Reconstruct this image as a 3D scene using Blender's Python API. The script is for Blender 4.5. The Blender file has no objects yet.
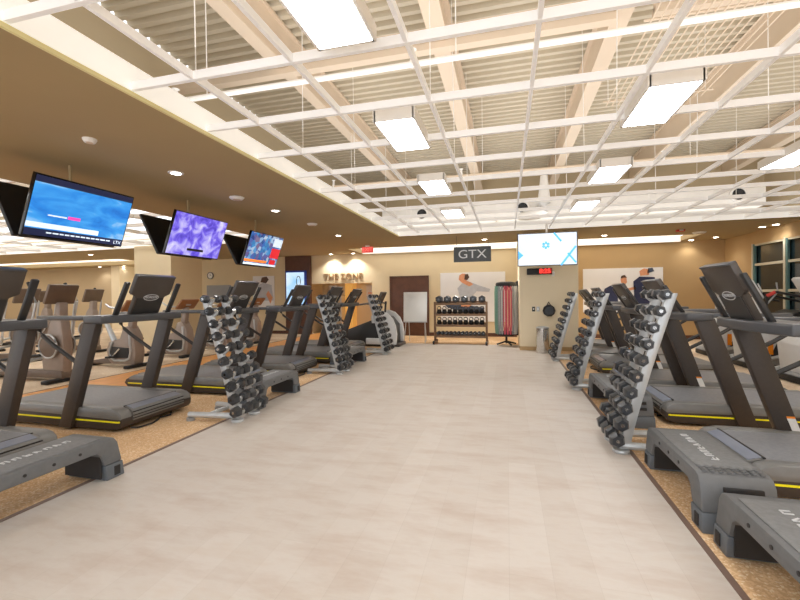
import bpy, bmesh, math, random
from mathutils import Vector, Matrix, Euler
random.seed(7)
PI = math.pi
COL = bpy.context.scene.collection
sc = bpy.context.scene

# ------------------------------------------------------------------ colour and materials
def lin(r, g, b):
    f = lambda c: (c/255)/12.92 if c/255 <= .04045 else ((c/255+.055)/1.055)**2.4
    return (f(r), f(g), f(b), 1)

def mat(name, rgb, rough=.5, metal=0., noise=.0, scale=20., emit=0., bump=0., coat=0.):
    m = bpy.data.materials.new(name); m.use_nodes = True
    nt = m.node_tree; b = nt.nodes['Principled BSDF']
    c = lin(*rgb)
    b.inputs['Roughness'].default_value = rough; b.inputs['Metallic'].default_value = metal
    b.inputs['Base Color'].default_value = c
    if coat: b.inputs['Coat Weight'].default_value = coat
    if emit:
        b.inputs['Emission Color'].default_value = c; b.inputs['Emission Strength'].default_value = emit
    if noise or bump:
        tc = nt.nodes.new('ShaderNodeTexCoord'); n = nt.nodes.new('ShaderNodeTexNoise')
        n.inputs['Scale'].default_value = scale; n.inputs['Detail'].default_value = 5
        nt.links.new(tc.outputs['Object'], n.inputs['Vector'])
        if noise:
            r = nt.nodes.new('ShaderNodeValToRGB')
            r.color_ramp.elements[0].position = .3; r.color_ramp.elements[1].position = .7
            r.color_ramp.elements[0].color = tuple(max(0, v*(1-noise)) for v in c[:3])+(1,)
            r.color_ramp.elements[1].color = tuple(min(1, v*(1+noise)) for v in c[:3])+(1,)
            nt.links.new(n.outputs['Fac'], r.inputs['Fac']); nt.links.new(r.outputs['Color'], b.inputs['Base Color'])
        if bump:
            bp = nt.nodes.new('ShaderNodeBump'); bp.inputs['Strength'].default_value = bump
            bp.inputs['Distance'].default_value = .01
            nt.links.new(n.outputs['Fac'], bp.inputs['Height']); nt.links.new(bp.outputs['Normal'], b.inputs['Normal'])
    return m

def ramp(nt, stops, src, interp='LINEAR'):
    r = nt.nodes.new('ShaderNodeValToRGB'); cr = r.color_ramp; cr.interpolation = interp
    while len(cr.elements) < len(stops): cr.elements.new(.5)
    for e, (p, c) in zip(cr.elements, stops): e.position = p; e.color = lin(*c)
    nt.links.new(src, r.inputs['Fac']); return r

def mat_floor():
    m = bpy.data.materials.new('pale_vinyl_plank'); m.use_nodes = True; nt = m.node_tree; b = nt.nodes['Principled BSDF']
    tc = nt.nodes.new('ShaderNodeTexCoord')
    mp = nt.nodes.new('ShaderNodeMapping'); mp.inputs['Rotation'].default_value[2] = PI/2
    nt.links.new(tc.outputs['Object'], mp.inputs['Vector'])
    br = nt.nodes.new('ShaderNodeTexBrick'); br.inputs['Scale'].default_value = 1
    br.inputs['Brick Width'].default_value = 1.2; br.inputs['Row Height'].default_value = .18
    br.inputs['Mortar Size'].default_value = .0015; br.inputs['Mortar Smooth'].default_value = .6
    br.inputs['Color1'].default_value = lin(210,204,197); br.inputs['Color2'].default_value = lin(205,198,190); br.inputs['Mortar'].default_value = lin(199,192,184)
    nt.links.new(mp.outputs['Vector'], br.inputs['Vector'])
    m2 = nt.nodes.new('ShaderNodeMapping'); m2.inputs['Scale'].default_value = (.9, 3.2, 1); m2.inputs['Rotation'].default_value[2] = PI/2
    nt.links.new(tc.outputs['Object'], m2.inputs['Vector'])
    n = nt.nodes.new('ShaderNodeTexNoise'); n.inputs['Scale'].default_value = 2.2; n.inputs['Detail'].default_value = 8; n.inputs['Roughness'].default_value = .65
    nt.links.new(m2.outputs['Vector'], n.inputs['Vector'])
    r = ramp(nt, [(.3, (234,222,214)), (.55, (255,255,255)), (.75, (246,238,230))], n.outputs['Fac'])
    mx = nt.nodes.new('ShaderNodeMixRGB'); mx.blend_type = 'MULTIPLY'; mx.inputs['Fac'].default_value = .75
    nt.links.new(br.outputs['Color'], mx.inputs['Color1']); nt.links.new(r.outputs['Color'], mx.inputs['Color2'])
    nt.links.new(mx.outputs['Color'], b.inputs['Base Color']); b.inputs['Roughness'].default_value = .42
    b.inputs['Specular IOR Level'].default_value = .35
    return m

def mat_speckle(name, a, c, d, scale=60):
    m = bpy.data.materials.new(name); m.use_nodes = True; nt = m.node_tree; b = nt.nodes['Principled BSDF']
    tc = nt.nodes.new('ShaderNodeTexCoord'); v = nt.nodes.new('ShaderNodeTexVoronoi'); v.inputs['Scale'].default_value = scale
    nt.links.new(tc.outputs['Object'], v.inputs['Vector'])
    sp = nt.nodes.new('ShaderNodeSeparateColor'); nt.links.new(v.outputs['Color'], sp.inputs['Color'])
    r = ramp(nt, [(.0, a), (.45, c), (.85, d)], sp.outputs['Red'], 'CONSTANT')
    n = nt.nodes.new('ShaderNodeTexNoise'); n.inputs['Scale'].default_value = 1.5; nt.links.new(tc.outputs['Object'], n.inputs['Vector'])
    r2 = ramp(nt, [(.3, (225,215,205)), (.7, (255,255,255))], n.outputs['Fac'])
    mx = nt.nodes.new('ShaderNodeMixRGB'); mx.blend_type = 'MULTIPLY'; mx.inputs['Fac'].default_value = 1
    nt.links.new(r.outputs['Color'], mx.inputs['Color1']); nt.links.new(r2.outputs['Color'], mx.inputs['Color2'])
    nt.links.new(mx.outputs['Color'], b.inputs['Base Color']); b.inputs['Roughness'].default_value = .8
    return m

def mat_screen(name, stops, scale, strength, voronoi=False, stretch=(1,1,1), grad=None):
    m = bpy.data.materials.new(name); m.use_nodes = True; nt = m.node_tree; b = nt.nodes['Principled BSDF']
    tc = nt.nodes.new('ShaderNodeTexCoord'); mp = nt.nodes.new('ShaderNodeMapping'); mp.inputs['Scale'].default_value = stretch
    nt.links.new(tc.outputs['Object'], mp.inputs['Vector'])
    if voronoi:
        v = nt.nodes.new('ShaderNodeTexVoronoi'); v.inputs['Scale'].default_value = scale; nt.links.new(mp.outputs['Vector'], v.inputs['Vector'])
        s = nt.nodes.new('ShaderNodeSeparateColor'); nt.links.new(v.outputs['Color'], s.inputs['Color']); src = s.outputs['Red']
    else:
        n = nt.nodes.new('ShaderNodeTexNoise'); n.inputs['Scale'].default_value = scale; n.inputs['Detail'].default_value = 5
        n.inputs['Distortion'].default_value = .6
        nt.links.new(mp.outputs['Vector'], n.inputs['Vector']); src = n.outputs['Fac']
    r = ramp(nt, stops, src)
    b.inputs['Base Color'].default_value = (0,0,0,1); b.inputs['Roughness'].default_value = .25
    nt.links.new(r.outputs['Color'], b.inputs['Emission Color']); b.inputs['Emission Strength'].default_value = strength
    return m

def mat_window():
    m = bpy.data.materials.new('night_glass'); m.use_nodes = True; b = m.node_tree.nodes['Principled BSDF']
    b.inputs['Base Color'].default_value = lin(24,40,46); b.inputs['Roughness'].default_value = .06; b.inputs['Specular IOR Level'].default_value = .8
    return m

M = dict(
    floor=mat_floor(),
    cork=mat_speckle('cork_fleck_rubber', (220,182,138), (236,202,158), (248,226,194), 110),
    cream=mat_speckle('cream_fleck_rubber', (224,206,180), (232,214,190), (240,226,206), 60),
    lane=mat('orange_wood_lane', (236,170,98), .4, noise=.12, scale=6),
    strip=mat('brown_edge_strip', (120,98,86), .5, noise=.1, scale=9),
    wall=mat('warm_tan_paint', (226,210,176), .85, noise=.04, scale=1.3),
    wall2=mat('pale_cream_paint', (236,222,192), .85, noise=.03, scale=1.2),
    wallgr=mat('muted_taupe_paint', (196,176,144), .85, noise=.04, scale=1.2),
    walldk=mat('mocha_paint', (190,160,116), .85, noise=.04, scale=1.2),
    soffit=mat('brown_ceiling_paint', (176,156,118), .8, noise=.04, scale=.8),
    deck=mat('beige_deck_paint', (210,200,180), .7, noise=.03, scale=2),
    beamm=mat('beige_steel_paint', (222,204,182), .6, noise=.03, scale=2),
    upper=mat('upper_wall_paint', (200,183,152), .85, noise=.03, scale=1),
    white=mat('white_enamel', (246,244,240), .4, noise=.02, scale=8),
    fascia=mat('glowing_white_paint', (248,247,242), .6, noise=.02, scale=4, emit=.4),  # brightness of the fascia put into its paint as a faint glow
    edgegold=mat('cream_edge_bead', (226,216,160), .5, noise=.02, scale=4, emit=.1),
    exitface=mat('exit_face', (226,84,76), .5, noise=.03, scale=9, emit=.35),
    gridw=mat('glowing_grid_enamel', (248,248,248), .4, noise=.02, scale=8, emit=.14),  # slight emission added so the grid bars look brighter lit
    panel=mat('lit_diffuser', (253,253,255), .4, emit=13),
    lamp=mat('downlight_lens', (255,248,232), .4, emit=25),
    cove=mat('lit_cove_paint', (255,251,242), .6, emit=1.5),  # cove light put into the surface as emission
    wood=mat('dark_walnut_veneer', (92,58,42), .45, noise=.18, scale=7),
    tmbrown=mat('treadmill_dark_brown', (62,54,49), .42, noise=.08, scale=40),
    tmgrey=mat('treadmill_grey_shell', (118,118,116), .38, noise=.06, scale=12),
    belt=mat('running_belt', (132,134,138), .48, noise=.1, scale=40),
    gloss=mat('glossy_blue_grey', (140,146,160), .12, noise=.05, scale=5),
    black=mat('black_rubber', (22,22,24), .5, noise=.1, scale=20),
    blackgl=mat('black_gloss', (12,12,14), .15, noise=.1, scale=5),
    rail=mat('rail_slate', (78,80,84), .32, noise=.06, scale=10),
    console=mat('console_brown_grey', (74,67,62), .4, noise=.07, scale=9),
    consoledk=mat('console_dark', (44,43,43), .4, noise=.07, scale=9),
    yellow=mat('yellow_stripe', (232,222,20), .45, noise=.04, scale=9, emit=.12),
    sticker=mat('white_label', (226,224,220), .5, noise=.05, scale=60),
    orange=mat('orange_plastic', (240,140,30), .45, noise=.04, scale=9),
    silver=mat('silver_powder_coat', (196,199,200), .34, metal=.35, noise=.05, scale=14),
    chrome=mat('brushed_chrome', (216,216,214), .2, metal=.9, noise=.06, scale=30),
    hexrub=mat('hex_rubber', (50,53,57), .28, noise=.15, scale=30),
    bench=mat('bench_charcoal', (104,106,108), .5, noise=.07, scale=25, bump=.1),
    benchtop=mat('bench_tread_grey', (122,124,126), .55, noise=.1, scale=50, bump=.25),
    benchfoot=mat('bench_foot_blue_grey', (98,104,110), .5, noise=.06, scale=20),
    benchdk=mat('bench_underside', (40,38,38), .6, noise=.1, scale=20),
    paleprint=mat('pale_print', (206,208,210), .5, noise=.04, scale=40),
    champagne=mat('champagne_shell', (152,138,128), .4, noise=.06, scale=8),
    champdk=mat('champagne_dark', (112,96,84), .4, noise=.06, scale=8),
    tanback=mat('tan_console_back', (150,106,72), .4, noise=.06, scale=8),
    greyshell=mat('pale_grey_shell', (214,216,218), .4, noise=.04, scale=8),
    midgrey=mat('mid_grey_shell', (150,152,154), .4, noise=.05, scale=8),
    poster=mat('poster_white', (240,240,242), .6, noise=.02, scale=3),
    skin=mat('printed_skin', (226,160,122), .6, noise=.1, scale=12),
    navy=mat('printed_navy', (44,50,84), .6, noise=.1, scale=10),
    greycloth=mat('printed_grey_shirt', (196,200,210), .6, noise=.08, scale=10),
    hairp=mat('printed_hair', (84,60,50), .6, noise=.1, scale=10),
    jeans=mat('printed_slate', (74,86,108), .6, noise=.12, scale=14),
    redp=mat('printed_red', (214,70,64), .6, noise=.1, scale=12),
    board=mat('whiteboard_sheet', (246,248,246), .25, noise=.02, scale=3),
    signgrey=mat('sign_slate', (92,98,102), .5, noise=.06, scale=30),
    signtxt=mat('sign_letters', (214,218,220), .5, noise=.02, scale=9, emit=.15),
    bronze=mat('bronze_steel', (128,100,76), .45, metal=.3, noise=.08, scale=12),
    led=mat('red_led', (255,60,50), .4, emit=2.2),
    exitred=mat('exit_red', (255,120,110), .4, emit=1.2),
    monitorw=mat_screen('monitor_white', [(.3, (226,240,255)), (.7, (250,252,255))], 1.2, 1.15),
    monblue=mat('monitor_blue', (90,180,240), .4, emit=.9),
    tvblue=mat_screen('tv_underwater', [(.25, (12,84,190)), (.45, (40,140,232)), (.6, (70,170,246)), (.75, (190,226,255))], 2.6, 1.0, stretch=(1,1,3)),
    tvviolet=mat_screen('tv_violet', [(.28, (60,44,180)), (.45, (120,100,236)), (.58, (190,180,252)), (.75, (236,232,255))], 7, 1.0),
    tvcollage=mat_screen('tv_collage', [(.0, (40,60,130)), (.3, (70,150,210)), (.5, (190,210,230)), (.7, (120,90,130)), (.95, (60,110,190))], 16, .95, voronoi=True),
    tvnavy=mat('tv_letterbox', (36,44,84), .3, emit=.35),
    tvred=mat('tv_red', (220,40,50), .4, emit=.9), tvorange=mat('tv_orange', (240,130,50), .4, emit=.9),
    tvpale=mat('tv_pale', (215,230,245), .4, emit=.9), tvpink=mat('tv_pink', (240,70,170), .4, emit=.9),
    kiosk=mat_screen('kiosk_screen', [(.3, (150,205,245)), (.7, (232,244,255))], 2, 1.1),
    kioskedge=mat('kiosk_edge', (30,60,150), .3, emit=.2),
    glass=mat_window(),
    mullion=mat('window_mullion', (206,200,180), .45, noise=.03, scale=8),
    tealmull=mat('window_teal_edge', (96,130,128), .45, noise=.03, scale=8),
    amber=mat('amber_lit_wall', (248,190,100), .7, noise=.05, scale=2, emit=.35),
    green=mat('band_green', (120,160,144), .5, noise=.1, scale=30), grey=mat('band_grey', (150,154,158), .5, noise=.1, scale=30),
    red=mat('band_red', (196,84,104), .5, noise=.1, scale=30), bandwh=mat('band_pale', (206,206,206), .5, noise=.1, scale=30),
    letters=mat('wall_letters', (150,116,76), .5, noise=.05, scale=20),
    bluepad=mat('blue_pad', (70,110,170), .5, noise=.08, scale=10),
    clockf=mat('clock_face', (244,242,236), .5, noise=.01, scale=9),
)

# ------------------------------------------------------------------ mesh collector
def rotm(rx=0, ry=0, rz=0): return Euler((rx, ry, rz)).to_matrix()

class MB:
    def __init__(s): s.v = []; s.f = []
    def add(s, vs, fs):
        k = len(s.v); s.v += [tuple(v) for v in vs]; s.f += [tuple(i+k for i in f) for f in fs]; return s
    def box(s, c, d, r=None, taper=1.):
        hx, hy, hz = d[0]/2, d[1]/2, d[2]/2; c = Vector(c); vs = []
        for z, t in ((-hz, 1), (hz, taper)):
            for x, y in ((-hx,-hy), (hx,-hy), (hx,hy), (-hx,hy)):
                p = Vector((x*t, y*t, z)); vs.append(c + (r @ p if r else p))
        return s.add(vs, [(3,2,1,0), (4,5,6,7), (0,1,5,4), (1,2,6,5), (2,3,7,6), (3,0,4,7)])
    def prism(s, pts, a, b, axis='y'):
        """outline pts extruded from a to b; axis y: pts are (x,z); axis x: pts are (y,z); axis z: pts are (x,y)"""
        def P(p, t): return {'y': (p[0], t, p[1]), 'x': (t, p[0], p[1]), 'z': (p[0], p[1], t)}[axis]
        n = len(pts); vs = [P(p, a) for p in pts] + [P(p, b) for p in pts]
        fs = [tuple(range(n))[::-1], tuple(range(n, 2*n))] + [(i, (i+1) % n, n+(i+1) % n, n+i) for i in range(n)]
        return s.add(vs, fs)
    def rings(s, rs, cap=True):
        n = len(rs[0]); k = []; vs = [p for r in rs for p in r]; fs = []
        for i in range(len(rs)-1):
            for j in range(n): fs.append((i*n+j, i*n+(j+1) % n, (i+1)*n+(j+1) % n, (i+1)*n+j))
        if cap: fs += [tuple(range(n))[::-1], tuple(range((len(rs)-1)*n, len(rs)*n))]
        return s.add(vs, fs)
    def tube(s, pts, r, n=8, closed=False, flat=1., up=(0,0,1)):
        pts = [Vector(p) for p in pts]; rr = r if isinstance(r, (list, tuple)) else [r]*len(pts); rs = []
        for i, p in enumerate(pts):
            if closed: t = pts[(i+1) % len(pts)] - pts[i-1]
            else: t = pts[min(i+1, len(pts)-1)] - pts[max(i-1, 0)]
            t.normalize(); u = Vector(up)
            if abs(t.dot(u)) > .95: u = Vector((1,0,0)) if abs(t.x) < .9 else Vector((0,1,0))
            a = t.cross(u).normalized(); b = a.cross(t).normalized()
            rs.append([p + a*math.cos(2*PI*j/n)*rr[i] + b*math.sin(2*PI*j/n)*rr[i]*flat for j in range(n)])
        if closed: rs.append(rs[0]); return s.rings(rs, cap=False)
        return s.rings(rs)
    def lathe(s, prof, c=(0,0,0), n=16, axis='z', ph=0):
        c = Vector(c); rs = []
        for r, h in prof:
            ring = []
            for j in range(n):
                a = 2*PI*j/n + ph; x, y = r*math.cos(a), r*math.sin(a)
                ring.append(c + Vector({'z': (x, y, h), 'y': (x, h, y), 'x': (h, x, y)}[axis]))
            rs.append(ring)
        return s.rings(rs, cap=False)
    def build(s, name, m, parent=None, loc=(0,0,0), bev=0., seg=2, smooth=True, ang=35):
        me = bpy.data.meshes.new(name); bm = bmesh.new()
        vs = [bm.verts.new(v) for v in s.v]
        for f in s.f:
            try: bm.faces.new([vs[i] for i in f])
            except ValueError: pass
        bmesh.ops.recalc_face_normals(bm, faces=bm.faces)
        if bev:
            es = [e for e in bm.edges if len(e.link_faces) == 2 and e.calc_face_angle(0) > .6]
            bmesh.ops.bevel(bm, geom=es, offset=bev, segments=seg, profile=.5, affect='EDGES', clamp_overlap=True)
        bm.to_mesh(me); bm.free()
        me.materials.append(m)
        if smooth:
            for p in me.polygons: p.use_smooth = True
            me.set_sharp_from_angle(angle=math.radians(ang))
        return link(name, me, parent, loc)

def link(name, me, parent=None, loc=(0,0,0)):
    o = bpy.data.objects.new(name, me); COL.objects.link(o); o.location = loc
    if parent: o.parent = parent
    return o
def bx(name, c, d, m, parent=None, bev=0., r=None): return MB().box(c, d, r).build(name, m, parent, bev=bev)
def tag(o, label, cat, group=None):
    o['label'] = label; o['category'] = cat
    if group: o['group'] = group
    return o
def thing(name, label, cat, loc=(0,0,0), rz=0, group=None):
    o = bpy.data.objects.new(name, None); COL.objects.link(o); o.location = loc; o.rotation_euler = (0,0,rz)
    o.empty_display_size = .1
    return tag(o, label, cat, group)
def struct(name, mb, m, **k):
    o = mb.build(name, m, **k) if isinstance(mb, MB) else mb
    o['kind'] = 'structure'; return o
def dup(root, loc, rz, label, group=None):
    r = root.copy(); COL.objects.link(r); r.location = loc; r.rotation_euler = (0,0,rz); r['label'] = label
    if group: r['group'] = group
    def rec(src, dst):
        for ch in list(src.children):
            c = ch.copy(); COL.objects.link(c); c.parent = dst; rec(ch, c)
    rec(root, r); return r
def text(name, s, size, m, parent=None, loc=(0,0,0), rot=(PI/2,0,0), ext=.004, align='CENTER', sx=1.):
    cu = bpy.data.curves.new(name, 'FONT'); cu.body = s; cu.size = size; cu.extrude = ext; cu.align_x = align; cu.align_y = 'CENTER'
    t = bpy.data.objects.new(name+'_tmp', cu); COL.objects.link(t); bpy.context.view_layer.update()
    me = bpy.data.meshes.new_from_object(t.evaluated_get(bpy.context.evaluated_depsgraph_get()))
    bpy.data.objects.remove(t); bpy.data.curves.remove(cu)
    me.materials.clear(); me.materials.append(m); me.name = name
    o = link(name, me, parent, loc); o.rotation_euler = rot; o.scale = (sx, 1, 1); return o
ORD = ['first','second','third','fourth','fifth','sixth','seventh','eighth','ninth','tenth','eleventh','twelfth','thirteenth']

# ------------------------------------------------------------------ camera (18 mm lens at chest height, turned a little left of the aisle)
CZ = 1.2
f_px = 410.
yaw = math.atan(107/410); roll = math.atan(20/1687); pitch = -math.atan(5/410)
R = rotm(0,0,yaw) @ rotm(PI/2+pitch,0,0) @ rotm(0,0,-roll)
cd = bpy.data.cameras.new('camera'); cam = bpy.data.objects.new('camera', cd); COL.objects.link(cam)
cd.sensor_width = 36; cd.lens = 36*f_px/800; cd.clip_start = .05; cd.clip_end = 100
cam.matrix_world = Matrix.Translation((0,0,CZ)) @ R.to_4x4()
sc.camera = cam

# ------------------------------------------------------------------ setting: floor
def slab(name, x0, x1, y0, y1, z0, z1, m): return struct(name, MB().box(((x0+x1)/2, (y0+y1)/2, (z0+z1)/2), (x1-x0, y1-y0, z1-z0)), m)
XL, XR, YB = -2.68, .905, 11.8
slab('floor', XL+.03, XR-.03, -3.5, 9.9, -.1, 0, M['floor'])
slab('floor_side_right', XR, 5.35, -3.5, 13.2, -.1, 0, M['cork'])
slab('floor_side_left', -4.7, XL, -3.5, 13.2, -.1, 0, M['cork'])
slab('floor_back', XL, XR, 9.9, 13.2, -.1, 0, M['cork'])
slab('floor_lane', -5.93, -4.7, -3.5, 13.2, -.1, 0, M['lane'])
slab('floor_far_right', 3.0, 6.3, -3.5, 13.2, -.1, .001, M['cream'])
slab('floor_far_left', -22, -5.93, -3.5, 13.2, -.1, 0, M['cream'])
slab('trim_1', XL, XL+.03, -3.5, 9.9, -.1, .004, M['strip'])
slab('trim_2', XR-.03, XR, -3.5, 9.9, -.1, .004, M['strip'])
slab('trim_3', -5.955, -5.925, -3.5, 13.2, -.05, .003, M['strip'])

# ------------------------------------------------------------------ setting: walls
ZS = 2.47
slab('wall_back', -3.95, .3, YB, YB+.15, 0, ZS+.1, M['wall'])
slab('wall_back_right', .3, 5.35, YB, YB+.15, 0, ZS+.1, M['walldk'])
w = MB().box((-5.05, YB+.075, (1.58+ZS+.1)/2), (2.2, .15, ZS+.1-1.58)); struct('wall_zone_header', w, M['wall'])
slab('wall_back_left', -12.2, -6.15, YB, YB+.15, 0, ZS+.1, M['wall'])
slab('wall_zone_inner', -6.6, -3.6, 13.0, 13.1, 0, 2.4, M['wall2'])
slab('wall_zone_side_left', -6.3, -6.15, YB+.15, 13.0, 0, 2.4, M['wall'])
slab('wall_zone_side_right', -3.95, -3.8, YB+.15, 13.0, 0, 2.4, M['wall2'])
slab('wall_zone_ceiling', -6.3, -3.8, YB+.15, 13.0, 2.3, 2.4, M['wall2'])
slab('wall_far_left_back', -22, -14.9, 13.2, 13.3, 0, 3.7, M['wallgr'])
slab('wall_far_left_niche', -14.9, -12.05, 13.4, 13.5, 0, 3.7, M['wall2'])
slab('wall_far_left_return', -15.0, -14.6, 12.7, 13.4, 0, 3.7, M['wall2'])
slab('wall_far_left_end', -22.1, -22, -3.5, 13.3, 0, 3.7, M['wall'])
slab('column_1', -9.0, -7.9, 8.25, 9.3, 0, ZS+.02, M['wall'])
slab('column_2', .26, 1.42, 9.07, YB, 0, ZS+.02, M['wall2'])
slab('wall_right_far', 5.2, 5.35, 10.6, YB+.1, 0, ZS+.1, M['walldk'])
slab('wall_right_lintel', 5.17, 5.35, 3.0, 10.6, 2.2, ZS+.1, M['walldk'])
slab('wall_right_near', 5.2, 5.35, -3.5, 3.0, 0, ZS+.1, M['wall'])
for n, (x0, x1, y) in enumerate([(-3.35, -.0, YB), (1.42, 5.2, YB), (-12.2, -6.8, YB)]):
    slab('baseboard_back_%d' % (n+1), x0 if n else -2.2, x1 if n else .26, y-.02, y, 0, .1, M['wood'])
slab('baseboard_column', .25, 1.43, 9.05, 9.07, 0, .08, M['walldk'])
# windows of the right wall, one pane per bay
WX = 5.21
ys = [10.6, 9.52, 8.4, 7.0, 5.6, 4.2, 3.0]
for i in range(6):
    y1, y0 = ys[i], ys[i+1]
    wi = MB().box((WX+.03, (y0+y1)/2, 1.12), (.02, y1-y0, 2.2)).build('window_%d' % (i+1), M['glass']); wi['kind'] = 'structure'
    fr = MB()
    fr.box((WX, y0+.02, 1.11), (.07, .04, 2.22)); fr.box((WX, y1-.02, 1.11), (.09, .04, 2.22))
    for z in (.12, 1.2, 1.76, 2.19): fr.box((WX, (y0+y1)/2, z), (.06, y1-y0, .05))
    fr.build('window_frame', M['mullion'], wi)
    MB().box((WX-.02, y1-.07, 1.11), (.04, .05, 2.2)).build('window_sash', M['tealmull'], wi)

# door of the back wall
dr = MB().box((-2.79, YB-.02, .86), (1.1, .04, 1.72)).build('door_1', M['wood'], bev=.004); dr['kind'] = 'structure'
f = MB().box((-2.79, YB-.03, 1.74), (1.18, .05, .04)).box((-3.36, YB-.03, .87), (.04, .05, 1.74)).box((-2.22, YB-.03, .87), (.04, .05, 1.74)); f.build('door_frame', M['wood'], dr)
MB().lathe([(.0,0),(.02,0),(.02,.05),(0,.05)], (-2.32, YB-.09, .85), 10, 'y').build('door_handle', M['chrome'], dr)
# dark wood panel with a display
pn = MB().box((-6.38, YB-.052, ZS/2), (.87, .1, ZS-.01)).build('wood_panel', M['wood']); tag(pn, 'dark walnut wall panel framing a bright tall display screen', 'wall panel')
ks = thing('display_screen', 'tall bright display screen set in the dark walnut wall panel', 'screen', (-6.43, YB-.1, .95))
bx('bezel', (0, -.015, .5), (.72, .03, 1.1), M['kioskedge'], ks, .006)
bx('screen', (-.02, -.033, .5), (.62, .008, 1.0), M['kiosk'], ks)
MB().tube([(.1+.07*math.cos(a), -.04, .72+.16*math.sin(a)) for a in [2*PI*i/16 for i in range(16)]], .012, 6, closed=True).build('picture_outline', M['signgrey'], ks)

# ------------------------------------------------------------------ setting: ceiling
OX0, OX1, OY1 = -2.27, 5.2, 8.6     # opening of the main bay
slab('ceiling_soffit_left', -5.12, OX0, -3.5, 10.5, ZS, ZS+.12, M['soffit'])
slab('ceiling_soffit_back', OX0, 5.35, OY1, 10.5, ZS, ZS+.12, M['soffit'])
slab('ceiling_soffit_zone', -5.12, -4.2, 10.5, YB+.1, ZS, ZS+.12, M['soffit'])
slab('ceiling_back_band', -4.2, 4.2, 11.72, YB+.1, ZS, ZS+.12, M['soffit'])
slab('ceiling_back_corner', 4.2, 5.35, 10.5, YB+.1, ZS, ZS+.12, M['soffit'])
slab('ceiling_cove_top', -4.3, 4.3, 10.4, 11.8, ZS+.16, ZS+.2, M['cove'])
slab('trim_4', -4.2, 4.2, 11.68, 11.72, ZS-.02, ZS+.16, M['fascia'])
slab('ceiling_far_left', -12.2, -5.12, 8.4, YB+.1, ZS, ZS+.12, M['soffit'])
slab('ceiling_far_left_band', -22, -12.2, 8.4, 10.6, ZS, ZS+.12, M['soffit'])
slab('ceiling_far_left_cove', -22, -12.2, 10.5, 12.4, ZS+.16, ZS+.2, M['cove'])
slab('ceiling_far_left_back', -22, -12.1, 12.3, 13.5, ZS, ZS+.12, M['soffit'])
# fascia round the openings
slab('trim_5', OX0, OX0+.02, -3.5, OY1, ZS-.005, ZS+.02, M['edgegold'])
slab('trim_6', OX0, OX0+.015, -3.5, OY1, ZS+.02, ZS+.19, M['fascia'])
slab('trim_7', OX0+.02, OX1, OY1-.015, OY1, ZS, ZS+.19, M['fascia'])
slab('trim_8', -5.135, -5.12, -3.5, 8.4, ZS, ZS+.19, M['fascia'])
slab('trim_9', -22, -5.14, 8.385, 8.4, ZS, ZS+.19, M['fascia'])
# upper walls and deck
ZD = 4.1
slab('wall_upper_left', -4.0, -3.87, -3.5, 10.3, ZS+.1, ZD, M['upper'])
slab('wall_upper_back', -3.87, 5.35, 10.2, 10.3, ZS+.1, ZD, M['upper'])
slab('wall_upper_right', 5.2, 5.35, -3.5, 10.3, ZS+.1, ZD, M['upper'])
def deck(name, x0, x1, y0, y1, z, m, pitch=.145):
    mb = MB(); n = int((y1-y0)/pitch); pts = []
    for i in range(n+1):
        y = y0+i*pitch
        pts += [(y, z), (y+.01, z+.055), (y+.078, z+.055), (y+.09, z)]
    pts += [(pts[-1][0]+.04, z), (pts[-1][0]+.04, z+.2), (y0, z+.2)]
    vs = []; 
    top = [(p[0], p[1]) for p in pts]
    k = len(top)
    v = [(x0, a, b) for a, b in top[:-2]] + [(x1, a, b) for a, b in top[:-2]]; k = len(top)-2
    mb.add(v, [(i, i+1, k+i+1, k+i) for i in range(k-1)])
    mb.box(((x0+x1)/2, (y0+y1)/2, z+.2), (x1-x0, y1-y0, .03))
    return struct(name, mb, m, smooth=False)
deck('ceiling', -3.9, 5.35, -3.5, 10.25, ZD, M['deck'])
slab('ceiling_far_left_deck', -22, -5.0, -3.5, 8.6, 3.5, 3.6, M['deck'])
for i, (x0, x1) in enumerate([(-2.40, -2.26), (-.70, -.53), (.93, 1.09), (2.62, 2.78), (4.4, 4.56)]):
    mb = MB().box(((x0+x1)/2, 3.4, 3.67), (x1-x0, 13.6, .03)).box(((x0+x1)/2, 3.4, 4.08), (x1-x0, 13.6, .03)).box(((x0+x1)/2, 3.4, 3.88), (.07, 13.6, .42))
    struct('beam_%d' % (i+1), mb, M['beamm'])
struct('beam_6', MB().box((-1.4, 4.02, 3.62), (4.7, .1, .06)).box((-1.4, 4.02, 3.72), (4.7, .03, .2)), M['beamm'])
struct('beam_7', MB().box((3.6, 4.02, 3.62), (4.7, .1, .06)).box((3.6, 4.02, 3.72), (4.7, .03, .2)), M['beamm'])

# suspended open grid
g = thing('ceiling_grid', 'white open suspended grid of square cells below the metal roof deck', 'ceiling grid', (0,0,2.5))
gx = [-1.80+.654*i for i in range(11)]; gy = [.74+.669*i for i in range(12)]
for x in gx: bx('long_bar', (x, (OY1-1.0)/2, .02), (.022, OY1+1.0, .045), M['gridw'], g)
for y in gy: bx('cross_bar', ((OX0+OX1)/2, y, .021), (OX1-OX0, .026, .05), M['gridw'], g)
for i, x in enumerate(gx):
    for j, y in enumerate(gy):
        if (i*3+j*2) % 4 == 0 and y < 7.5:
            MB().tube([(x, y+.02, .04), (x+random.uniform(-.02,.02), y+.03, 1.62)], .0035, 5).build('hanger_wire', M['white'], g)
g2 = thing('ceiling_grid', 'white open suspended grid over the machines beyond the brown ceiling band', 'ceiling grid', (-13,0,2.5))
for i in range(13): bx('long_bar', (7.2-1.31*i, 3.0, .02), (.05, 10.8, .06), M['white'], g2)
for i in range(10): bx('cross_bar', (-.6, 8.0-.67*i, .02), (16.8, .05, .06), M['white'], g2)

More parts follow.
